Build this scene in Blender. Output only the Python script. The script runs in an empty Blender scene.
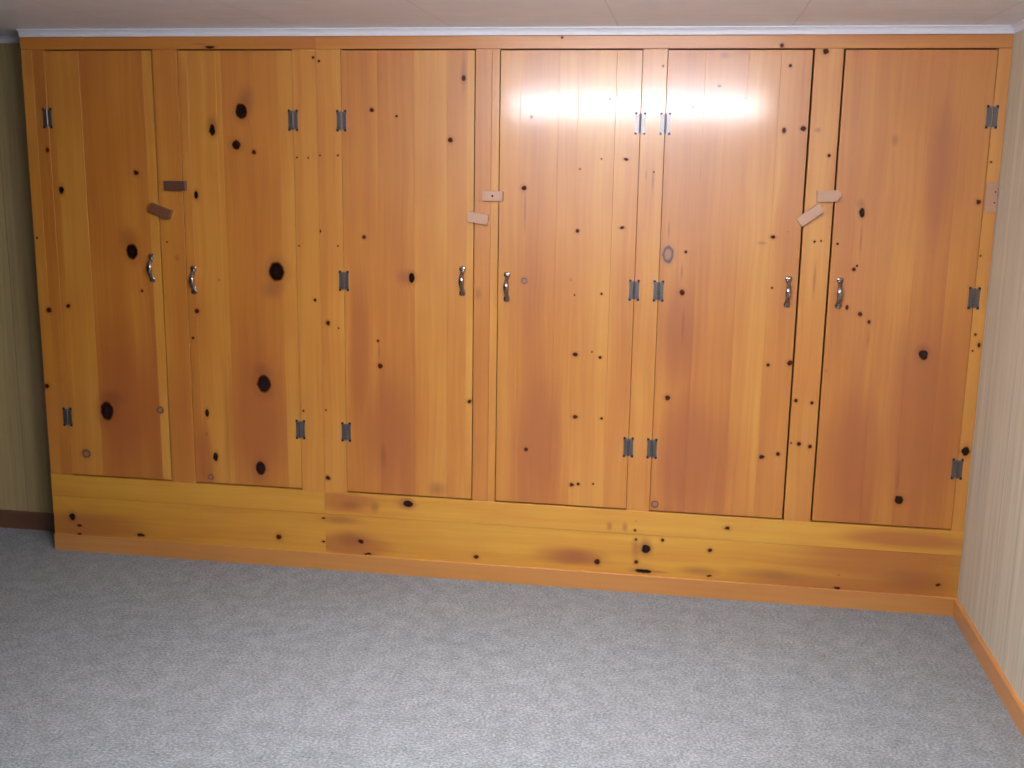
import bpy, bmesh, math
from mathutils import Vector, Matrix
# ---------------------------------------------------------------- scene / helpers
SC = bpy.context.scene
COL = SC.collection
# measured knots of the pine boards, metres: (x, z, half width, half height, kind)  k dark knot, r ringed knot, s reddish stain, h heartwood with some light falloff in its colour
KN = {
 'door1': [(0.029,1.61,0.0128,0.0117,'k'),(-0.299,1.536,0.0109,0.016,'k'),(-0.006,1.296,0.026,0.0323,'k'),(0.028,1.137,0.0065,0.0061,'k'),(-0.157,0.627,0.0293,0.041,'k'),(-0.126,0.684,0.0628,0.0386,'s'),(0.081,0.643,0.0155,0.0149,'r'),(-0.264,0.435,0.0183,0.0176,'r'),(-0.302,1.064,0.0112,0.0104,'k'),(-0.366,0.745,0.0137,0.0064,'k'),(-0.02,1.35,0.0519,0.0483,'s'),(-0.051,0.679,0.1335,0.3912,'h')],
 'stileL': [(-0.347,1.693,0.0087,0.0118,'k'),(-0.389,1.044,0.0135,0.0126,'k'),(-0.42,1.34,0.0053,0.0049,'k'),(-0.422,0.721,0.0137,0.0129,'k')],
 'stileA': [(0.187,1.275,0.0128,0.0161,'s'),(0.147,1.338,0.0043,0.004,'k')],
 'door2': [(0.479,1.851,0.0245,0.0302,'k'),(0.453,1.722,0.0185,0.0183,'k'),(0.526,1.696,0.0102,0.0095,'k'),(0.357,1.778,0.0124,0.0229,'k'),(0.279,1.527,0.0084,0.0157,'k'),(0.262,1.063,0.0107,0.0102,'k'),(0.24,0.952,0.0065,0.0062,'k'),(0.362,1.192,0.0085,0.008,'s'),(0.605,1.233,0.0333,0.0398,'k'),(0.538,0.775,0.0299,0.0374,'k'),(0.512,0.419,0.0217,0.0301,'k'),(0.287,0.641,0.0087,0.017,'k'),(0.283,0.552,0.0066,0.0107,'s'),(0.317,0.455,0.011,0.0194,'k'),(0.291,0.367,0.0133,0.013,'r'),(0.501,1.9,0.0366,0.0526,'s'),(0.495,0.622,0.1374,0.299,'h'),(0.27,0.439,0.0353,0.174,'h'),(0.358,1.801,0.0248,0.0381,'s'),(0.531,0.832,0.0383,0.0372,'s'),(0.584,1.159,0.0501,0.0401,'s')],
 'stileB1': [(0.701,1.678,0.0041,0.0038,'k'),(0.746,1.677,0.004,0.0038,'k'),(0.701,1.337,0.0041,0.0039,'k'),(0.762,1.125,0.0074,0.0072,'k'),(0.703,0.671,0.0051,0.005,'k'),(0.774,2.051,0.0059,0.0055,'k')],
 'stileB2': [(0.794,1.687,0.004,0.0038,'k'),(0.866,1.688,0.0048,0.0045,'k'),(0.788,1.397,0.0053,0.0078,'k'),(0.814,1.035,0.0108,0.0104,'k'),(0.857,1.016,0.0041,0.004,'k'),(0.86,1.341,0.0041,0.0039,'k'),(0.801,0.394,0.0111,0.0111,'k'),(0.798,0.679,0.0042,0.0041,'k'),(0.797,2.038,0.0059,0.0055,'k')],
 'door3': [(1.002,1.859,0.0098,0.0092,'k'),(1.099,1.837,0.0059,0.0055,'k'),(1.358,1.977,0.0095,0.0126,'k'),(1.357,1.999,0.0114,0.0794,'s'),(1.309,1.751,0.0116,0.0118,'k'),(0.966,1.378,0.0093,0.0089,'k'),(1.156,1.225,0.012,0.0195,'k'),(1.126,1.228,0.0361,0.0352,'s'),(1.018,0.971,0.0061,0.006,'k'),(1.026,0.87,0.0123,0.0121,'k'),(1.389,0.744,0.0101,0.0101,'k'),(1.037,0.505,0.0125,0.0587,'s'),(1.258,0.376,0.0412,0.0336,'s'),(1.022,0.927,0.0061,0.0484,'s'),(1.044,0.609,0.1157,0.2936,'h'),(0.944,0.931,0.0494,0.3693,'h')],
 'stileC': [(1.42,1.171,0.0157,0.0272,'s')],
 'door4': [(1.616,1.838,0.006,0.0072,'k'),(1.906,1.904,0.0055,0.0071,'k'),(1.972,1.688,0.011,0.0065,'k'),(1.881,1.689,0.0037,0.0036,'k'),(1.802,1.651,0.0037,0.0037,'k'),(1.593,1.577,0.0114,0.0111,'k'),(1.799,1.422,0.0087,0.0086,'k'),(1.966,1.437,0.0112,0.0056,'k'),(1.599,1.227,0.0116,0.0115,'r'),(1.779,1.236,0.0076,0.0076,'s'),(1.897,1.187,0.0057,0.0057,'k'),(1.794,1.179,0.0038,0.0038,'k'),(1.802,0.949,0.0116,0.009,'k'),(1.899,0.942,0.0077,0.0066,'k'),(1.867,0.962,0.0038,0.0039,'k'),(1.809,0.703,0.0109,0.008,'k'),(1.912,0.702,0.0066,0.006,'k'),(1.618,0.561,0.0092,0.0094,'k'),(1.802,0.427,0.0099,0.0082,'k'),(1.828,0.432,0.0079,0.0074,'k'),(1.887,0.436,0.0047,0.0049,'k'),(1.598,1.496,0.0057,0.0901,'s'),(1.673,0.603,0.1027,0.3289,'h')],
 'stileD': [(2.074,1.615,0.0055,0.0473,'s'),(2.048,1.633,0.0037,0.0218,'s'),(2.094,2.021,0.0043,0.0042,'k'),(2.076,1.644,0.0037,0.0036,'k')],
 'door5': [(2.208,1.876,0.0072,0.007,'k'),(2.298,1.952,0.0089,0.0052,'k'),(2.141,1.343,0.0203,0.0316,'r'),(2.206,1.354,0.0066,0.0067,'k'),(2.199,1.202,0.0119,0.0135,'k'),(2.14,1.434,0.0055,0.0369,'s'),(2.208,1.08,0.0056,0.084,'s'),(2.162,0.796,0.0114,0.0117,'k'),(2.13,0.368,0.0139,0.0147,'r'),(2.527,0.583,0.0112,0.0102,'k'),(2.543,2.023,0.0069,0.0069,'k'),(2.535,1.798,0.0088,0.0123,'k'),(2.601,1.806,0.0105,0.0105,'k'),(2.481,1.394,0.0215,0.0073,'s'),(2.519,1.417,0.0107,0.0073,'k'),(2.527,1.23,0.0047,0.0048,'k'),(2.609,0.951,0.0116,0.0121,'k'),(2.53,0.94,0.0073,0.0076,'k'),(2.587,0.598,0.0089,0.0094,'k'),(2.387,1.91,0.0035,0.0035,'k'),(2.571,1.437,0.0053,0.0036,'s'),(2.312,2.059,0.0176,0.0138,'s'),(2.195,1.279,0.0055,0.0374,'s'),(2.258,0.555,0.1513,0.2824,'h'),(2.179,1.059,0.0745,0.2312,'h')],
 'stileE': [(2.662,2.071,0.012,0.0119,'k'),(2.698,1.712,0.007,0.007,'k'),(2.668,1.404,0.0053,0.0054,'k'),(2.691,1.407,0.0042,0.0043,'k'),(2.677,1.264,0.0071,0.0736,'s'),(2.64,0.809,0.008,0.0084,'k'),(2.699,0.803,0.0073,0.0077,'k'),(2.662,0.642,0.0095,0.0094,'k'),(2.703,0.634,0.0084,0.009,'k'),(2.633,0.644,0.0037,0.0039,'k'),(2.653,1.801,0.0139,0.0105,'s')],
 'door6': [(2.827,1.511,0.0104,0.0178,'k'),(2.821,1.546,0.0173,0.0178,'s'),(2.814,1.307,0.0084,0.0087,'k'),(2.824,1.32,0.0053,0.0054,'k'),(2.75,1.398,0.0053,0.0054,'k'),(2.8,1.167,0.0071,0.0111,'k'),(2.848,1.143,0.0099,0.0103,'k'),(2.882,1.116,0.0071,0.0089,'k'),(3.083,1.002,0.0175,0.0185,'k'),(3.081,1.02,0.0279,0.0259,'s'),(3.222,1.558,0.0101,0.0105,'k'),(3.042,0.445,0.0162,0.0176,'k'),(3.032,0.523,0.0072,0.078,'s'),(2.921,1.769,0.0136,0.0208,'s'),(2.742,0.927,0.0072,0.0076,'s'),(2.883,1.049,0.0053,0.0372,'s'),(2.831,1.414,0.0052,0.0649,'s'),(2.889,0.592,0.1296,0.3148,'h'),(3.091,0.757,0.1755,0.4251,'h'),(3.082,1.667,0.0472,0.2816,'h')],
 'stileF': [(3.251,1.697,0.005,0.0041,'k'),(3.247,1.368,0.0041,0.0043,'k'),(3.256,1.084,0.0055,0.0058,'k'),(3.272,1.046,0.0069,0.011,'k'),(3.252,1.024,0.0041,0.0044,'k'),(3.262,0.648,0.014,0.019,'k')],
 'railL': [],
 'topL': [(0.361,2.089,0.0204,0.0048,'k'),(0.321,2.101,0.0367,0.0037,'s')],
 'topR': [(1.724,2.121,0.0055,0.0053,'k'),(2.509,2.092,0.0087,0.0085,'k')],
 'railR': [(1.14,0.307,0.0209,0.0148,'k'),(1.125,0.313,0.0417,0.0297,'s'),(2.413,0.291,0.0122,0.0081,'k'),(1.957,0.268,0.0126,0.0207,'s'),(2.018,0.268,0.0126,0.0206,'s'),(2.058,0.258,0.0063,0.0058,'k'),(2.06,0.295,0.0059,0.0041,'s'),(0.893,0.285,0.051,0.0214,'s'),(0.999,0.283,0.0211,0.0256,'s'),(0.872,0.292,0.1273,0.0386,'h'),(3.076,0.297,0.2507,0.0397,'h')],
 'skirt': [(-0.346,0.152,0.014,0.0158,'k'),(-0.316,0.114,0.014,0.0059,'k'),(-0.319,0.075,0.0117,0.0064,'k'),(-0.035,0.091,0.0183,0.0072,'k'),(0.129,0.058,0.0181,0.0045,'k'),(0.583,0.125,0.0145,0.0145,'k'),(0.938,0.131,0.0137,0.0113,'k'),(0.899,0.135,0.0769,0.0391,'s'),(0.967,0.079,0.0171,0.0044,'k'),(0.777,0.119,0.0086,0.0052,'k'),(0.779,0.221,0.0086,0.0043,'k'),(1.421,0.099,0.0124,0.0103,'k'),(1.912,0.116,0.0131,0.0151,'k'),(1.824,0.129,0.0879,0.0337,'s'),(2.104,0.183,0.0176,0.0187,'k'),(2.064,0.184,0.0196,0.0457,'s'),(2.099,0.195,0.0313,0.0415,'s'),(2.067,0.126,0.0098,0.0104,'k'),(2.096,0.09,0.0354,0.0084,'k'),(2.162,0.091,0.0391,0.0063,'s'),(2.063,0.219,0.0063,0.0054,'k'),(2.167,0.224,0.0078,0.0082,'k'),(2.352,0.195,0.0108,0.0094,'k'),(2.354,0.089,0.0116,0.0041,'k'),(2.318,0.107,0.0848,0.0207,'s'),(2.587,0.111,0.1694,0.0287,'s'),(2.842,0.078,0.013,0.0065,'k'),(2.844,0.131,0.0093,0.0053,'s'),(3.211,0.119,0.0108,0.006,'k'),(3.145,0.126,0.1443,0.0483,'s'),(0.849,0.218,0.0939,0.0216,'s'),(3.011,0.196,0.3955,0.137,'h'),(2.926,0.096,0.4356,0.0488,'h'),(-0.314,0.116,0.3455,0.0727,'h'),(0.89,0.112,0.1705,0.0611,'h'),(1.803,0.131,0.1595,0.0379,'h'),(1.395,0.254,0.0041,0.0042,'k')],
}

def link(o, parent=None):
    COL.objects.link(o)
    if parent is not None: o.parent = parent
    return o

def tag(o, label=None, cat=None, group=None, kind=None):
    if label: o['label'] = label
    if cat: o['category'] = cat
    if group: o['group'] = group
    if kind: o['kind'] = kind
    return o

class MB:
    """collects geometry in world coordinates; build() re-bases it on an origin"""
    def __init__(s):
        s.bm = bmesh.new()
        s.tone = s.bm.faces.layers.float.new('tone'); s.seed = s.bm.faces.layers.float.new('seed')
    def _t(s, faces, tone, seed):
        for f in faces: f[s.tone] = tone; f[s.seed] = seed
    def box(s, a, b, c=0.0, tone=.5, seed=0., seg=1):
        """box between corners a and b with all edges chamfered / rounded by c"""
        m = Matrix.Translation([(a[i]+b[i])/2 for i in range(3)]) @ Matrix.Diagonal([abs(b[i]-a[i]) for i in range(3)]+[1])
        t = bmesh.new(); bmesh.ops.create_cube(t, size=1, matrix=m)
        if c > 0: bmesh.ops.bevel(t, geom=t.edges[:], offset=c, segments=seg, affect='EDGES', profile=.5)
        s.add(t, tone=tone, seed=seed)
    def add(s, t, M=None, tone=.5, seed=0., smooth=False):
        if M is not None: bmesh.ops.transform(t, matrix=M, verts=t.verts)
        mp = {v: s.bm.verts.new(v.co) for v in t.verts}
        fs = []
        for f in t.faces:
            try: nf = s.bm.faces.new([mp[v] for v in f.verts])
            except ValueError: continue
            nf.smooth = smooth; fs.append(nf)
        s._t(fs, tone, seed); t.free()
    def board(s, x0, x1, y0, y1, z0, z1, c, tone, seed):
        """vertical board, front face at y0 with small chamfers c on its front edges"""
        pr = [(x0+c, y0), (x1-c, y0), (x1, y0+c), (x1, y1), (x0, y1), (x0, y0+c)]
        lo = [s.bm.verts.new((x, y, z0)) for x, y in pr]; hi = [s.bm.verts.new((x, y, z1)) for x, y in pr]
        fs = [s.bm.faces.new((lo[i], lo[(i+1) % 6], hi[(i+1) % 6], hi[i])) for i in range(6)]
        fs += [s.bm.faces.new(lo[::-1]), s.bm.faces.new(hi)]
        s._t(fs, tone, seed)
    def slab(s, boards, y0, y1, z0, z1, seed):
        """one door slab of edge-glued vertical boards (x from, x to, chamfer, tone): v-grooves where they meet"""
        pr, info = [], []
        for i, (a, b, c, t) in enumerate(boards):
            sd = seed+i*3.3
            if i == 0: pr.append((a, y0+c)); info.append((t, sd))
            pr.append((a+c, y0)); info.append((t, sd))
            pr.append((b-c, y0)); info.append((t, sd))
            pr.append((b, y0+c)); info.append((boards[i+1][3], sd+3.3) if i+1 < len(boards) else (t, sd))
        pr += [(boards[-1][1], y1), (boards[0][0], y1)]; info += [(.4, seed), (.4, seed)]
        n = len(pr)
        lo = [s.bm.verts.new((x, y, z0)) for x, y in pr]; hi = [s.bm.verts.new((x, y, z1)) for x, y in pr]
        for i in range(n):
            s._t([s.bm.faces.new((lo[i], lo[(i+1) % n], hi[(i+1) % n], hi[i]))], *info[i])
        s._t([s.bm.faces.new(lo[::-1]), s.bm.faces.new(hi)], .4, seed)
    def prism(s, prof, axis, a, b, tone=.5, seed=0., smooth=False):
        """closed profile of 2-D points extruded from a to b along axis ('x': prof=(y,z); 'y': prof=(x,z); 'z': prof=(x,y))"""
        def P(p, t): return {'x': (t, p[0], p[1]), 'y': (p[0], t, p[1]), 'z': (p[0], p[1], t)}[axis]
        n = len(prof)
        lo = [s.bm.verts.new(P(p, a)) for p in prof]; hi = [s.bm.verts.new(P(p, b)) for p in prof]
        fs = []
        for i in range(n):
            f = s.bm.faces.new((lo[i], lo[(i+1) % n], hi[(i+1) % n], hi[i])); f.smooth = smooth; fs.append(f)
        fs += [s.bm.faces.new(lo[::-1]), s.bm.faces.new(hi)]
        s._t(fs, tone, seed)
    def sweep(s, pts, rads, n=12, smooth=True):
        """round tube through pts; rads are (half width, half depth) pairs"""
        rings = []
        for i, p in enumerate(pts):
            p = Vector(p)
            d = (Vector(pts[min(i+1, len(pts)-1)]) - Vector(pts[max(i-1, 0)])).normalized()
            u = Vector((1, 0, 0)); w = d.cross(u).normalized()
            ru, rw = rads[i]
            rings.append([s.bm.verts.new(p + u*ru*math.cos(2*math.pi*k/n) + w*rw*math.sin(2*math.pi*k/n)) for k in range(n)])
        for A, B in zip(rings, rings[1:]):
            for k in range(n):
                f = s.bm.faces.new((A[k], A[(k+1) % n], B[(k+1) % n], B[k])); f.smooth = smooth
        s.bm.faces.new(rings[0][::-1]); s.bm.faces.new(rings[-1])
    def lathe(s, c, prof, axis='y', n=20, sx=1., sz=1.):
        """solid of revolution round an axis along -y from centre c; prof = (radius, distance out)"""
        rings = []
        for r, h in prof:
            rings.append([s.bm.verts.new((c[0]+sx*r*math.cos(2*math.pi*k/n), c[1]-h, c[2]+sz*r*math.sin(2*math.pi*k/n))) for k in range(n)])
        for A, B in zip(rings, rings[1:]):
            for k in range(n):
                f = s.bm.faces.new((A[k], A[(k+1) % n], B[(k+1) % n], B[k])); f.smooth = True
        s.bm.faces.new(rings[0][::-1]); s.bm.faces.new(rings[-1])
    def build(s, name, mat, parent=None, origin=(0, 0, 0), label=None):
        bmesh.ops.translate(s.bm, vec=-Vector(origin), verts=s.bm.verts)
        bmesh.ops.recalc_face_normals(s.bm, faces=s.bm.faces)
        me = bpy.data.meshes.new(name); s.bm.to_mesh(me); s.bm.free()
        me.materials.append(mat)
        o = bpy.data.objects.new(name, me); link(o, parent)
        po = Vector(parent['_o']) if parent is not None and '_o' in parent else Vector((0, 0, 0))
        o.location = Vector(origin) - po
        o['_o'] = list(origin)
        if label: o['label'] = label
        return o

def empty(name, loc):
    o = bpy.data.objects.new(name, None); link(o); o.location = loc; o['_o'] = list(loc); o.empty_display_size = .2
    return o

# ---------------------------------------------------------------- materials
class NT:
    def __init__(s, name):
        s.m = bpy.data.materials.new(name); s.m.use_nodes = True
        s.t = s.m.node_tree; s.t.nodes.clear()
        s.out = s.t.nodes.new('ShaderNodeOutputMaterial')
        s.b = s.t.nodes.new('ShaderNodeBsdfPrincipled'); s.l(s.b.outputs[0], s.out.inputs[0])
    def l(s, a, b): s.t.links.new(a, b)
    def put(s, sock, v):
        if isinstance(v, bpy.types.NodeSocket): s.l(v, sock)
        elif v is not None: sock.default_value = v
    def math(s, op, a, b=None, c=None, clamp=False):
        n = s.t.nodes.new('ShaderNodeMath'); n.operation = op; n.use_clamp = clamp
        for i, v in enumerate((a, b, c)):
            if v is not None: s.put(n.inputs[i], v)
        return n.outputs[0]
    def vec(s, op, a, b=None, c=None):
        n = s.t.nodes.new('ShaderNodeVectorMath'); n.operation = op
        for i, v in enumerate((a, b, c)):
            if v is not None: s.put(n.inputs[i], v)
        return n.outputs['Value'] if op in ('LENGTH', 'DOT_PRODUCT') else n.outputs[0]
    def noise(s, v, scale=1., detail=2., rough=.5, col=False):
        n = s.t.nodes.new('ShaderNodeTexNoise'); s.put(n.inputs['Vector'], v)
        n.inputs['Scale'].default_value = scale; n.inputs['Detail'].default_value = detail; n.inputs['Roughness'].default_value = rough
        return n.outputs['Color' if col else 'Fac']
    def voro(s, v, scale, feature='F1'):
        n = s.t.nodes.new('ShaderNodeTexVoronoi'); n.feature = feature; s.put(n.inputs['Vector'], v); n.inputs['Scale'].default_value = scale
        return n.outputs['Distance']
    def coord(s, which='Object'): return s.t.nodes.new('ShaderNodeTexCoord').outputs[which]
    def attr(s, name):
        n = s.t.nodes.new('ShaderNodeAttribute'); n.attribute_name = name; return n.outputs['Fac']
    def comb(s, x, y, z):
        n = s.t.nodes.new('ShaderNodeCombineXYZ')
        for i, v in enumerate((x, y, z)): s.put(n.inputs[i], v)
        return n.outputs[0]
    def sep(s, v):
        n = s.t.nodes.new('ShaderNodeSeparateXYZ'); s.put(n.inputs[0], v); return n.outputs
    def ramp(s, f, stops, interp='LINEAR'):
        n = s.t.nodes.new('ShaderNodeValToRGB'); e = n.color_ramp.elements; n.color_ramp.interpolation = interp
        while len(e) < len(stops): e.new(.5)
        for k, (p, c) in zip(e, stops): k.position = p; k.color = (*c, 1) if len(c) == 3 else c
        s.put(n.inputs[0], f); return n.outputs[0]
    def step(s, v, a, b):
        """smooth 0..1 as v goes from a to b (a may exceed b)"""
        n = s.t.nodes.new('ShaderNodeMapRange'); n.interpolation_type = 'SMOOTHSTEP'
        s.put(n.inputs[0], v)
        if a < b: vals = (a, b, 0, 1)
        else: vals = (b, a, 1, 0)
        for i, q in enumerate(vals): n.inputs[i+1].default_value = q
        return n.outputs[0]
    def mix(s, f, a, b, mode='MIX'):
        n = s.t.nodes.new('ShaderNodeMix'); n.data_type = 'RGBA'; n.blend_type = mode
        ins = [i for i in n.inputs if i.type == 'RGBA']
        s.put(n.inputs[0], f); s.put(ins[0], a if not isinstance(a, tuple) else (*a, 1)); s.put(ins[1], b if not isinstance(b, tuple) else (*b, 1))
        return [o for o in n.outputs if o.type == 'RGBA'][0]
    def bump(s, h, strength, dist):
        n = s.t.nodes.new('ShaderNodeBump'); n.inputs['Strength'].default_value = strength; n.inputs['Distance'].default_value = dist
        s.put(n.inputs['Height'], h); s.l(n.outputs[0], s.b.inputs['Normal']); return n.outputs[0]
    def set(s, **k):
        for a, v in k.items(): s.put(s.b.inputs[a.replace('_', ' ')], v)

RED, MID, YEL = WOODC = ((.40, .105, .006), (.53, .185, .014), (.65, .295, .034))

def wood(name, knots=(), origin=(0, 0, 0), axis='z', pal=None, coat=.6, push=1.):
    """varnished knotty pine; knots are real places on the boards, given in room metres"""
    n = NT(name)
    pal = pal or WOODC
    P = n.vec('ADD', n.coord('Object'), tuple(origin))
    Q = n.vec('ADD', P, n.vec('MULTIPLY', n.vec('SUBTRACT', n.noise(P, 55, 1, col=True), (.5, .5, .5)), (.009, 0, .009)))
    dk = {'k': None, 'm': None, 'r': None, 's': None, 'h': None}
    for (x, z, rx, rz, kd) in knots:
        if kd == 'k' and max(rx, rz) < .0155: kd, rx, rz = 'm', rx*.92, rz*.92     # small knots are red-brown, big ones black
        ix, iz = 1/max(rx, .0012), 1/max(rz, .0012)
        d = n.vec('LENGTH', n.vec('MULTIPLY_ADD', P if kd in 'sh' or rx < .009 else Q, (ix, 0, iz), (-x*ix, 0, -z*iz)))
        dk[kd] = d if dk[kd] is None else n.math('MINIMUM', dk[kd], d)
    sx, sy, sz = n.sep(P)
    seed = n.attr('seed'); tone = n.attr('tone')
    so = n.math('MULTIPLY', seed, 7.31)
    wob = n.math('MULTIPLY', n.math('SUBTRACT', n.noise(n.vec('ADD', n.vec('MULTIPLY', P, (3, 3, 3)), n.comb(so, so, 0)), 1, 1), .5), .03)
    across, along = (sx, sz) if axis == 'z' else (sz, sx)
    ac = n.math('ADD', across, wob)
    if dk['k'] is not None:
        halo = n.step(dk['k'], 3.2, .6)
        ac = n.math('MULTIPLY_ADD', halo, .018*push, ac)
    ac2 = n.math('ADD', n.math('MULTIPLY', ac, 1.), so)
    v1 = n.comb(n.math('MULTIPLY', ac2, 16), n.math('MULTIPLY', along, .55), so)
    v2 = n.comb(n.math('MULTIPLY', ac2, 75), n.math('MULTIPLY', along, 1.6), so)
    v3 = n.comb(n.math('MULTIPLY', ac2, 6), n.math('MULTIPLY', along, 2.2), so)
    n1 = n.noise(v1, 1, 2); n2 = n.noise(v2, 1, 3, .6); n3 = n.noise(v3, 1, 2)
    f = n.math('MULTIPLY_ADD', n.math('SUBTRACT', n1, .5), .85, n.math('MULTIPLY_ADD', tone, .64, .17))
    f = n.math('MULTIPLY_ADD', n.math('SUBTRACT', n2, .5), .55, f)
    f = n.math('MULTIPLY_ADD', n.math('SUBTRACT', n3, .5), .6, f, clamp=True)
    c = n.ramp(f, [(0, pal[0]), (.5, pal[1]), (1, pal[2])])
    if dk['h'] is not None:                                     # ruddy heartwood, with light falloff at kick ends and lower doors put in
        c = n.mix(n.math('MULTIPLY', n.step(n.math('MULTIPLY_ADD', n.math('SUBTRACT', n1, .5), .8, dk['h']), 1.3, .4), .75), c, (.36, .088, .008))
    if dk['s'] is not None:
        c = n.mix(n.math('MULTIPLY', n.step(dk['s'], 1.35, .1), .58), c, (.24, .052, .006))
    gl = .62
    if dk['k'] is not None:
        gl = n.math('MULTIPLY', n.step(dk['k'], .9, 1.15), .62)    # resinous knots take the varnish poorly
        c = n.mix(n.math('MULTIPLY', n.step(dk['k'], 2.3, .9), .42), c, (.25, .062, .008))
        c = n.mix(n.step(dk['k'], 1.08, .80), c, (.014, .005, .004))
        c = n.mix(n.math('MULTIPLY', n.step(dk['k'], .5, .1), .35), c, (.035, .014, .014))
    if dk['m'] is not None:
        gm = n.step(dk['m'], .8, 1.2)
        gl = n.math('MULTIPLY', gl, gm)
        c = n.mix(n.math('MULTIPLY', n.step(dk['m'], 2.4, 1.), .35), c, (.27, .065, .010))
        c = n.mix(n.step(dk['m'], 1.12, .62), c, (.050, .011, .007))
    if dk['r'] is not None:
        c = n.mix(n.math('MULTIPLY', n.step(dk['r'], 1.9, 1.), .3), c, (.26, .08, .02))
        c = n.mix(n.step(dk['r'], 1.1, .9), c, (.085, .024, .016))
        c = n.mix(n.step(dk['r'], .78, .5), c, (.33, .12, .045))
    n.set(Base_Color=c, Roughness=.45, Coat_Weight=coat, Coat_Roughness=n.math('MULTIPLY_ADD', n2, .08, .10), Coat_IOR=1.5, Specular_IOR_Level=gl, IOR=1.70)
    n.bump(n.math('MULTIPLY_ADD', n3, 3.0, n2), .22, .0009)
    return n.m

def simple(name, col, rough=.5, metal=0., var=.12, scale=60., bump=0.):
    n = NT(name); P = n.coord('Object')
    k = n.noise(P, scale, 3)
    c = n.mix(k, tuple(q*(1-var) for q in col), tuple(min(1, q*(1+var)) for q in col))
    n.set(Base_Color=c, Roughness=n.math('MULTIPLY_ADD', k, .15, rough-.07), Metallic=metal)
    if bump: n.bump(k, bump, .001)
    return n.m

def carpet_mat():
    n = NT('grey_loop_carpet'); P = n.coord('Object')
    a = n.noise(n.vec('MULTIPLY', P, (1, 1.25, 1)), 105, 2.5, .65)
    b = n.noise(P, 16, 3); d = n.noise(P, 2.2, 2)
    v = n.voro(P, 150)
    f = n.math('MULTIPLY_ADD', n.math('SUBTRACT', a, .5), 1.75, .5)
    f = n.math('MULTIPLY_ADD', n.math('SUBTRACT', b, .5), .50, f)
    f = n.math('MULTIPLY_ADD', n.math('SUBTRACT', d, .5), .14, f, clamp=True)
    c = n.ramp(f, [(0, (.070, .072, .073)), (.5, (.190, .194, .196)), (1, (.36, .365, .365))])
    c = n.mix(n.math('MULTIPLY', n.step(n.noise(P, 60, 2), .60, .72), .16), c, (.30, .24, .21))
    n.set(Base_Color=c, Roughness=.95, Specular_IOR_Level=.1, Sheen_Weight=.15, Sheen_Roughness=.6)
    n.bump(n.math('MULTIPLY_ADD', v, .5, a), .55, .006)
    return n.m

def panel_mat(name, dim=1., axis=1, base=(.585, .515, .385), off=0., pitch=.2):
    """pale printed-wood wall panelling with shallow grooves; axis = horizontal axis of the wall"""
    n = NT(name); P = n.coord('Object'); S = n.sep(P)
    h, z = S[axis], S[2]
    n1 = n.noise(n.comb(n.math('MULTIPLY', h, 34), 0, n.math('MULTIPLY', z, .9)), 1, 3)
    n2 = n.noise(n.comb(n.math('MULTIPLY', h, 150), 3, n.math('MULTIPLY', z, 5)), 1, 3)
    f = n.math('ADD', n.math('MULTIPLY', n1, .65), n.math('MULTIPLY', n2, .35))
    c = n.ramp(f, [(.3, tuple(q*.76 for q in base)), (.5, base), (.7, tuple(min(1, q*1.16) for q in base))])
    g = n.math('PINGPONG', n.math('SUBTRACT', h, off), pitch/2)
    gm = n.step(g, .0032, .0012)
    c = n.mix(n.math('MULTIPLY', gm, .5), c, tuple(q*.42 for q in base))
    n.set(Base_Color=c, Roughness=.5, Specular_IOR_Level=.35)
    n.bump(n.math('MULTIPLY', gm, -1.), .4, .002)
    return n.m

def ceiling_mat():
    n = NT('ceiling_tile'); P = n.coord('Object'); S = n.sep(P)
    a = n.noise(P, 7, 3); s2 = n.noise(n.vec('MULTIPLY', P, (4, 60, 1)), 1, 2)
    c = n.ramp(n.math('ADD', n.math('MULTIPLY', a, .6), n.math('MULTIPLY', s2, .4)), [(.3, (.78, .84, .97)), (.7, (.86, .92, 1.0))])
    gx = n.math('PINGPONG', n.math('SUBTRACT', S[0], .10), .305); gy = n.math('PINGPONG', n.math('ADD', S[1], .30), .305)
    gm = n.step(n.math('MINIMUM', gx, gy), .0035, .001)
    c = n.mix(n.math('MULTIPLY', gm, .28), c, (.3, .28, .3))
    n.set(Base_Color=c, Roughness=.36)
    n.bump(n.math('MULTIPLY_ADD', gm, -1., n.noise(P, 220, 2)), .25, .002)
    return n.m

def glow(name, col, strength):
    n = NT(name); n.set(Base_Color=(.8, .8, .8, 1), Emission_Color=(*col, 1), Emission_Strength=strength, Roughness=.4)
    return n.m

M_CARPET = carpet_mat()
M_PANEL_R = panel_mat('pale_panelling', axis=1, off=-.62)
M_PANEL_B = panel_mat('shaded_panelling_back', axis=0, off=-.702, base=(.42, .31, .14))  # same panelling as the right wall, its dim light put into the base
M_CEIL = ceiling_mat()
M_COVE = simple('white_painted_cove', (.74, .735, .79), .42, var=.05)
M_SHOE = wood('shoe_strip_pine', [], axis='x', pal=((.44, .165, .030), (.53, .215, .045), (.60, .27, .065)), coat=.1)
M_BASE = wood('orange_baseboard', [], axis='y' if False else 'x', pal=((.46, .165, .03), (.56, .22, .042), (.62, .27, .06)), coat=.5)
M_BASE_SHADED = wood('shaded_baseboard', [], axis='x', pal=((.10, .035, .012), (.15, .055, .018), (.20, .075, .025)), coat=.2)  # baseboard in the dim recess, its shade put into a darker brown
M_METAL = simple('aged_bronze_metal', (.17, .15, .15), .36, .75, .35, 220)
M_PULL = simple('antique_nickel_metal', (.34, .29, .26), .24, 1., .4, 260)
M_SCREW = simple('dark_screw_head', (.035, .024, .018), .45, .6)
M_BLOCK = wood('bare_pine_block', [], axis='x', pal=((.40, .19, .10), (.47, .24, .135), (.55, .30, .18)), coat=.15)
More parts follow.
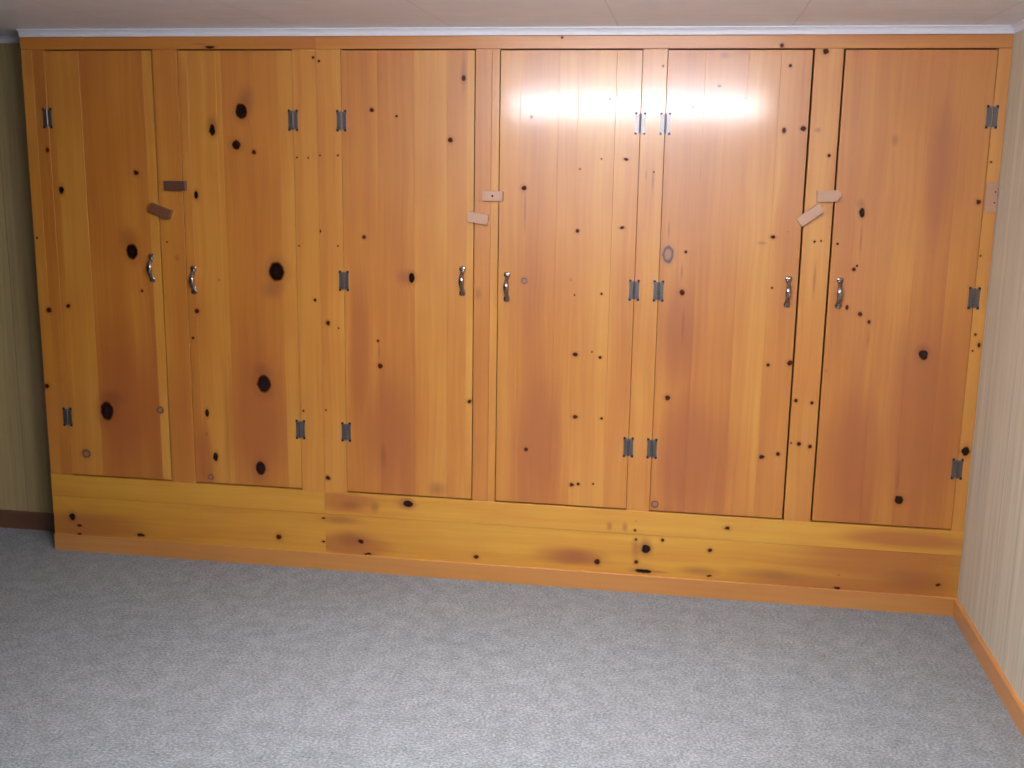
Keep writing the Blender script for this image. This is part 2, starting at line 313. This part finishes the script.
M_BLOCKD = wood('dark_stained_block', [], axis='x', pal=((.075, .022, .012), (.10, .030, .016), (.14, .045, .022)), coat=.4)
M_BLOCKM = wood('brown_stained_block', [], axis='x', pal=((.12, .036, .013), (.17, .055, .02), (.22, .08, .03)), coat=.4)
M_INSIDE = simple('unlit_plywood', (.16, .085, .04), .8)
M_DARK = panel_mat('dark_walnut_panelling', axis=0, base=(.07, .04, .022))
M_WHITE = simple('white_enamel', (.8, .8, .8), .4, var=.03)

# ---------------------------------------------------------------- room
XL, XR, YF, YB, ZC, ZT = -3.0, 3.2845, -8.0, .22, 2.156, 2.130
def struct(mb, name, mat, origin=(0, 0, 0)):
    o = mb.build(name, mat, None, origin); o['kind'] = 'structure'; return o
m = MB(); m.box((XL-.1, YF-.1, -.08), (XR+.1, YB+.1, 0)); struct(m, 'floor', M_CARPET)
m = MB(); m.box((XL-.1, YF-.1, ZC), (XR+.1, YB+.1, ZC+.1)); struct(m, 'ceiling', M_CEIL)
m = MB(); m.box((XL-.1, YB, 0), (XR+.1, YB+.1, ZC)); struct(m, 'wall_back', M_PANEL_B)
m = MB(); m.box((XR, YF, 0), (XR+.1, YB, ZC)); struct(m, 'wall_right', M_PANEL_R)
m = MB(); m.box((XL-.1, YF, 0), (XL, YB, ZC)); struct(m, 'wall_left', M_DARK)
m = MB(); m.box((XL-.1, YF-.1, 0), (XR+.1, YF, ZC)); struct(m, 'wall_front', M_DARK)

def cove_prof(a0, s, d=.019):                                    # quarter-hollow cornice: wall coordinate a0, s = direction into the room
    pts = [(a0, ZT-.001), (a0+s*.005, ZT-.001)]
    for k in range(6):
        t = math.pi/2*k/5
        pts.append((a0+s*(.005+(d-.005)*(1-math.cos(t))), ZT+.003+(ZC-.004-ZT-.003)*math.sin(t)))
    pts += [(a0+s*d, ZC), (a0, ZC)]
    return pts
m = MB(); m.prism(cove_prof(0, -1), 'x', -.4335, XR, smooth=False); struct(m, 'trim_1', M_COVE)
m = MB(); m.prism(cove_prof(XR, -1), 'y', YF, -.019); struct(m, 'trim_2', M_COVE)
m = MB(); m.prism(cove_prof(YB, -1), 'x', XL, -.4335); struct(m, 'trim_3', M_COVE)
def base_prof(a0, s, h, d=.012): return [(a0, 0), (a0+s*d, 0), (a0+s*d, h-.006), (a0+s*(d-.005), h), (a0, h)]
m = MB(); m.prism([(0, 0), (-.007, 0), (-.007, .0705), (-.006, .0715), (0, .0715)], 'x', -.4335, XR); struct(m, 'trim_4', M_SHOE)
m = MB(); m.prism(base_prof(XR, -1, .074), 'y', YF, -.0125, tone=.55, seed=3.); struct(m, 'baseboard_right', M_BASE)
m = MB(); m.prism(base_prof(YB, -1, .082), 'x', XL, -.4335, tone=.2); struct(m, 'baseboard_back', M_BASE_SHADED)

# ---------------------------------------------------------------- the closets
Z0, Z1 = .337, 2.081                                             # door opening
def hinge(door, x, z, horizon):
    """H-shaped surface hinge: two notched leaves, a knuckled barrel and four screws"""
    m = MB(); h, w, y = .041, .0205, -.0012
    yb = .0006
    for s in (-1, 1):
        pr = [(0.001, -h+.010), (.0085, -h+.008), (.0115, -h), (w, -h), (w, -h+.012), (w-.002, -h+.016), (w-.002, h-.016), (w, h-.012), (w, h), (.0115, h), (.0085, h-.008), (.001, h-.010)]
        m.prism([(x+s*a, z+b) for a, b in pr][::s], 'y', yb, y-.0012)
    nk = 5; L = 2*(h-.011)/nk
    for k in range(nk):
        za = z-h+.011+k*L
        t = bmesh.new(); bmesh.ops.create_cone(t, cap_ends=True, segments=14, radius1=.0042, radius2=.0042, depth=L-.0012)
        m.add(t, Matrix.Translation((x, y-.0025, za+L/2)), smooth=False)
    for s in (-1, 1):                                           # ball tips on the pin
        t = bmesh.new(); bmesh.ops.create_uvsphere(t, u_segments=10, v_segments=8, radius=.004)
        m.add(t, Matrix.Translation((x, y-.0025, z+s*(h-.009))), smooth=True)
    n0 = len(m.bm.faces)
    for s in (-1, 1):
        for q in (-1, 1): m.lathe((x+s*.0158, y-.0010, z+q*(h-.0055)), [(.0040, 0), (.0040, .0006), (.0028, .0014), (.0006, .0018)], n=10)
    m.bm.faces.ensure_lookup_table()
    for f in m.bm.faces[n0:]: f.material_index = 1
    o = m.build('hinge', M_METAL, door, (x, 0, z)); o.data.materials.append(M_SCREW)
    return o

def pull(door, x, z, tilt=0.):
    """cast door pull: two pointed rosettes joined by a swelling bow"""
    m = MB(); H = .042
    for s in (-1, 1):
        n = 24; zc = z+s*H
        def ros(k):
            a = 2*math.pi*k/n; r = .0115*(1+.18*math.cos(3*a-s*math.pi/2))
            return r*math.cos(a), r*math.sin(a)*1.55
        rings = []
        for sc_, yy in ((1, 0), (1, -.0018), (.78, -.0036), (.45, -.0046)):
            rings.append([m.bm.verts.new((x+ros(k)[0]*sc_, yy, zc+ros(k)[1]*sc_)) for k in range(n)])
        for A, B in zip(rings, rings[1:]):
            for k in range(n): m.bm.faces.new((A[k], A[(k+1) % n], B[(k+1) % n], B[k])).smooth = True
        m.bm.faces.new(rings[0][::-1]); m.bm.faces.new(rings[-1])
        m.lathe((x, -.003, z+s*(H+.0125)), [(.0028, 0), (.0030, .0016), (.0018, .003), (.0004, .0035)], n=10)
    pts, rad = [], []
    for k in range(19):
        t = k/18; a = math.pi*t
        pts.append((x, -.002-.025*math.sin(a)**.75, z-H+2*H*t*.98+.001))
        b = math.sin(a); rad.append((.0060+.0042*b*b, .0040+.0018*b))
    m.sweep(pts, rad, 12)
    for s in (-1, 1):                                           # collars where the bow meets the rosettes
        m.lathe((x, -.002, z+s*H*.93), [(.0088, 0), (.0092, .003), (.0075, .006), (.0055, .007)], n=14)
    return m.build('door_pull', M_PULL, door, (x, 0, z))

def make_door(unit, key, x0, x1, boards, hx, hz, px, pz, label):
    """boards: (x from, x to, chamfer, tone)"""
    o0 = (hx, 0, Z0)
    m = MB()
    zb, zt = Z0+.0065, Z1-.0045
    m.slab(boards, .0012, .019, zb, zt, len(key)*1.7+x0*5)
    d = m.build('door', wood('knotty_pine_'+key, KN.get(key, []), o0), unit, o0, label)
    for z in (.55, 1.85):                                       # two battens across the inside face
        m = MB(); m.box((x0+.04, .0192, z-.04), (x1-.04, .034, z+.04), .002); m.build('batten', M_INSIDE, d, o0)
    for z in hz: hinge(d, hx, z, 1)
    pull(d, px, pz)
    return d

def stile(unit, key, x0, x1, tone, z0=Z0, z1=Z1, split=None, c=.0012):
    m = MB(); o0 = (x0, 0, z0)
    for i, (a, b, t) in enumerate(split or [(x0, x1, tone)]):
        m.board(a, b, 0, .020, z0, z1, c, t, x0*9+i*2.1)
    return m.build('stile', wood('pine_'+key, KN.get(key, []), o0), unit, o0)

def rail(unit, name, key, x0, x1, z0, z1, tone, seed, y0=0., c=.0015, pal=None):
    m = MB(); o0 = (x0, 0, z0)
    pr = [(y0+c, z0), (y0, z0+c), (y0, z1-c), (y0+c, z1), (.020, z1), (.020, z0)]
    m.prism(pr, 'x', x0, x1, tone, seed)
    return m.build(name, wood('pine_'+name+'_'+key, [k for k in KN.get(key, []) if x0-.1 < k[0] < x1+.1], o0, 'x', pal), unit, o0)

KICK = ((.46, .145, .006), (.60, .255, .014), (.70, .36, .028))
def carcass(unit, x0, x1):
    m = MB(); m.box((x0, .0205, 0), (x0+.018, YB-.001, ZT-.002), tone=.4); m.build('side_panel', M_SIDE, unit, (x0, 0, 0))
    m = MB(); m.box((x0+.0185, YB-.009, .001), (x1-.001, YB-.001, ZT-.002)); m.build('back_panel', M_INSIDE, unit, (x0, 0, 0))
    m = MB(); m.box((x0+.0185, .022, .30), (x1-.001, YB-.0095, .318)); m.build('bottom_shelf', M_INSIDE, unit, (x0, 0, 0))
M_SIDE = wood('pine_side', [], (0, 0, 0))

def turn_button(unit, x, z, L, H, ang, T=.024, mat=None, pointed=False, label=None, screw=True):
    """small wooden block that pivots on one screw to hold a door shut"""
    m = MB(); c = .0015
    if pointed: pr = [(-L/2, -H/2), (L/2-.016, -H/2), (L/2, H/2-.020), (L/2-.004, H/2-.006), (L/2-.014, H/2), (-L/2, H/2)]
    else: pr = [(-L/2+c, -H/2), (L/2-c, -H/2), (L/2, -H/2+c), (L/2, H/2-c), (L/2-c, H/2), (-L/2+c, H/2), (-L/2, H/2-c), (-L/2, -H/2+c)]
    m.prism(pr, 'y', -.0005, -T, .5, x)
    bmesh.ops.rotate(m.bm, verts=m.bm.verts, cent=(0, 0, 0), matrix=Matrix.Rotation(-ang, 3, 'Y'))
    bmesh.ops.translate(m.bm, vec=(x, 0, z), verts=m.bm.verts)
    o = m.build('turn_button', mat or M_BLOCK, unit, (x, 0, z), label)
    if screw:
        m = MB(); m.lathe((x, -T+.0005, z), [(.0042, 0), (.0042, .0008), (.0028, .0016), (.0005, .0018)], n=14)
        m.build('screw', M_SCREW, o, (x, 0, z))
    return o

H3 = (1.818, 1.205, .593)
HR = (1.851, 1.216, .578)
# --- left, two-door closet
U1 = empty('built_in_closet', (-.4325, 0, 0))
tag(U1, 'dim two-door knotty pine closet on the left, next to the bare recessed wall panelling', 'closet')
carcass(U1, -.4325, .7855)
stile(U1, 'stileL', -.4325, -.3355, .5, split=[(-.4325, -.387, .75), (-.387, -.3355, .25)], c=.0004)
stile(U1, 'stileA', .1215, .2235, .42)
stile(U1, 'stileB1', .6895, .7857, .72)
rail(U1, 'top_rail', 'topL', -.4325, .7857, Z1+.0005, ZT-.0015, .30, 4.)
rail(U1, 'bottom_rail', 'railL', -.4325, .7857, .2412, Z0, .55, 1.3, -.002, pal=KICK)
rail(U1, 'kick_board', 'skirt', -.4325, .7862, .0005, .2405, .55, 5.2, pal=KICK)
make_door(U1, 'door1', -.334, .116, [(-.334, -.306, .0001, .62), (-.306, -.190, .0006, .72), (-.190, .0785, .0005, .24), (.0785, .116, .0003, .85)],
          -.337, (H3[0], H3[2]), .077, 1.232, 'leftmost closet door with one large black knot low down and one under its turn button')
make_door(U1, 'door2', .2265, .6880, [(.2265, .262, .0008, .42), (.262, .379, .0008, .70), (.379, .4, .0004, .9), (.4, .631, .0003, .36), (.631, .688, .0005, .76)],
          .6890, (H3[0], H3[2]), .255, 1.189, 'closet door with a column of big round black knots down its middle')
turn_button(U1, .199, 1.562, .088, .037, 0, mat=M_BLOCKD, screw=False, label='dark stained turn button lying level')
turn_button(U1, .132, 1.461, .090, .036, math.radians(-20), mat=M_BLOCKM, screw=False, label='brown turn button tilted down to the right')
# --- right, four-door closet
U2 = empty('built_in_closet', (.7863, 0, 0))
tag(U2, 'bright four-door knotty pine closet filling the wall up to the right corner', 'closet')
carcass(U2, .7863, XR-.0005)
stile(U2, 'stileB2', .7863, .8815, .74)
stile(U2, 'stileC', 1.4030, 1.4955, .5, split=[(1.4030, 1.466, .34), (1.466, 1.4955, .78)])
stile(U2, 'stileD', 2.0205, 2.1100, .66)
stile(U2, 'stileE', 2.6245, 2.7240, .66)
stile(U2, 'stileF', 3.2395, 3.2842, .75)
rail(U2, 'top_rail', 'topR', .7863, 3.2842, Z1+.0005, ZT-.0015, .32, 6.)
rail(U2, 'bottom_rail', 'railR', .7863, 3.2842, .2412, Z0, .74, 2.4, -.002, pal=KICK)
rail(U2, 'kick_board', 'skirt', .7862, 3.2842, .0005, .2405, .62, 5.2, pal=KICK)
make_door(U2, 'door3', .8830, 1.3995, [(.8830, 1.025, .0003, .40), (1.025, 1.168, .0006, .30), (1.168, 1.297, .0006, .74), (1.297, 1.372, .0003, .60), (1.372, 1.3995, .0002, .92)],
          .8822, H3, 1.358, 1.219, 'closet door third from the left, dull red left half and yellow right half')
make_door(U2, 'door4', 1.4985, 2.0190, [(1.4985, 1.574, .0003, .62), (1.574, 1.718, .0005, .30), (1.718, 1.789, .0003, .38), (1.789, 1.928, .0009, .80), (1.928, 2.0190, .0003, .62)],
          2.0197, H3, 1.533, 1.202, 'closet door at the wall centre with small scattered knots')
make_door(U2, 'door5', 2.1115, 2.6180, [(2.1115, 2.246, .0005, .22), (2.246, 2.397, .0003, .30), (2.397, 2.511, .0006, .66), (2.511, 2.618, .0003, .52)],
          2.1108, H3, 2.585, 1.217, 'closet door second from the right with an oval ringed knot near its hinge side')
make_door(U2, 'door6', 2.7305, 3.2380, [(2.7305, 2.905, .0004, .26), (2.905, 3.022, .0004, .48), (3.022, 3.140, .0004, .26), (3.140, 3.2380, .0003, .34)],
          3.2387, HR, 2.768, 1.219, 'rightmost closet door, reddish with few knots')
turn_button(U2, 1.476, 1.546, .078, .036, 0, label='pale turn button lying level with its screw showing')
turn_button(U2, 1.421, 1.462, .078, .038, math.radians(-9), screw=False, label='pale turn button tilted slightly down to the right')
turn_button(U2, 2.706, 1.569, .084, .040, math.radians(3), pointed=True, screw=False, label='pale turn button with a chipped pointed right end')
turn_button(U2, 2.645, 1.500, .094, .036, math.radians(37), screw=False, label='pale turn button swung steeply up to the right')
m = MB(); m.box((3.2415, -.006, 1.524), (3.2835, .0, 1.628), .001, .6); fb = m.build('filler_block', M_BLOCK, U2, (3.262, 0, 1.576), 'pale bare wood strip screwed to the right stile')
for z in (1.556, 1.594):
    m = MB(); m.lathe((3.274, -.0058, z), [(.0030, 0), (.0030, .0007), (.0006, .0012)], n=10); m.build('screw', M_SCREW, fb, (3.274, 0, z))

# ---------------------------------------------------------------- ceiling lamps before the closet: the hung fixture and an added panel
LC = (.93, .94, 1.0)
def pendant(x, y, strength, label, sx=1.44, hw=.12, hh=.056, zc=2.0):
    """wraparound fluorescent: narrow enamel spine up to the ceiling, rounded lit lens round the tubes, two end caps"""
    t = empty('ceiling_light', (x, y, ZC)); tag(t, label, 'ceiling light')
    m = MB(); m.box((x-sx/2, y-.05, zc+hh*.86), (x+sx/2, y+.05, ZC), .003); m.build('housing', M_WHITE, t, (x, y, ZC))
    def prof(q=1.):
        pts = []
        for k in range(24):
            a = 2*math.pi*k/24; ca, sa = math.cos(a), math.sin(a)
            pts.append((y+q*hw*math.copysign(abs(ca)**.7, ca), min(zc+q*hh*math.copysign(abs(sa)**.7, sa), zc+hh*.855)))
        return pts
    m = MB(); m.prism(prof(), 'x', x-sx/2+.012, x+sx/2-.012); m.build('lens', glow('lit_lens', LC, strength), t, (x, y, ZC))
    for s in (-1, 1):
        m = MB(); m.prism(prof(1.02), 'x', x+s*sx/2, x+s*(sx/2-.0115)); m.build('end_cap', M_WHITE, t, (x, y, ZC))
    return t
def added_panel(x, y, power, spread, label, sx=1.2, sy=.28):
    """added ceiling panel whose narrow beam brightens carpet and kick boards"""
    t = empty('ceiling_light', (x, y, ZC)); tag(t, label, 'ceiling light')
    f = .025
    for a, b in (((x-sx/2-f, y-sy/2-f), (x+sx/2+f, y-sy/2)), ((x-sx/2-f, y+sy/2), (x+sx/2+f, y+sy/2+f)), ((x-sx/2-f, y-sy/2), (x-sx/2, y+sy/2)), ((x+sx/2, y-sy/2), (x+sx/2+f, y+sy/2))):
        m = MB(); m.box((a[0], a[1], ZC-.006), (b[0], b[1], ZC), .0015); m.build('frame', M_WHITE, t, (x, y, ZC))
    m = MB(); m.box((x-sx/2, y-sy/2, ZC-.003), (x+sx/2, y+sy/2, ZC)); m.build('diffuser', M_WHITE, t, (x, y, ZC))
    L = bpy.data.lights.new('pool_light', 'AREA'); L.shape = 'RECTANGLE'; L.size = sx-.02; L.size_y = sy-.02
    L.energy = power; L.spread = math.radians(spread); L.color = LC
    o = bpy.data.objects.new('pool_light', L); link(o, t); o.location = (0, 0, -.0045)
    return t
added_panel(1.8, -1.1, 7, 82, 'added unseen ceiling panel that brightens the carpet and kick boards')  # unseen panel, added to pool light on the carpet and kick boards
pendant(1.88, -2.32, 60, 'low fluorescent ceiling fixture hung in front of the closet doors')

W = bpy.data.worlds.new('room_dark'); SC.world = W; W.use_nodes = True
W.node_tree.nodes['Background'].inputs[0].default_value = (.02, .02, .022, 1); W.node_tree.nodes['Background'].inputs[1].default_value = .3

# ---------------------------------------------------------------- camera
pitch, yaw, roll = .198851397, -.156876654, .0150246218
cp, sp, cy, sy_ = math.cos(pitch), math.sin(pitch), math.cos(yaw), math.sin(yaw)
F = Vector((sy_*cp, cy*cp, -sp)); R = Vector((cy, -sy_, 0)); U = R.cross(F)
R2 = R*math.cos(roll)+U*math.sin(roll); U2v = -R*math.sin(roll)+U*math.cos(roll)
cam = bpy.data.cameras.new('camera'); co = bpy.data.objects.new('camera', cam); link(co)
cam.sensor_width = 36; cam.lens = 1091.6/1024*36; cam.clip_start = .05; cam.clip_end = 60
co.matrix_world = Matrix(((R2.x, U2v.x, -F.x, 2.21188), (R2.y, U2v.y, -F.y, -4.13348), (R2.z, U2v.z, -F.z, 1.66546), (0, 0, 0, 1)))
SC.camera = co
for o in bpy.data.objects:
    if '_o' in o: del o['_o']
vs = SC.view_settings
vs.view_transform = 'Standard'; vs.look = 'None'; vs.gamma = 1; vs.use_curve_mapping = False; vs.exposure = 0.15
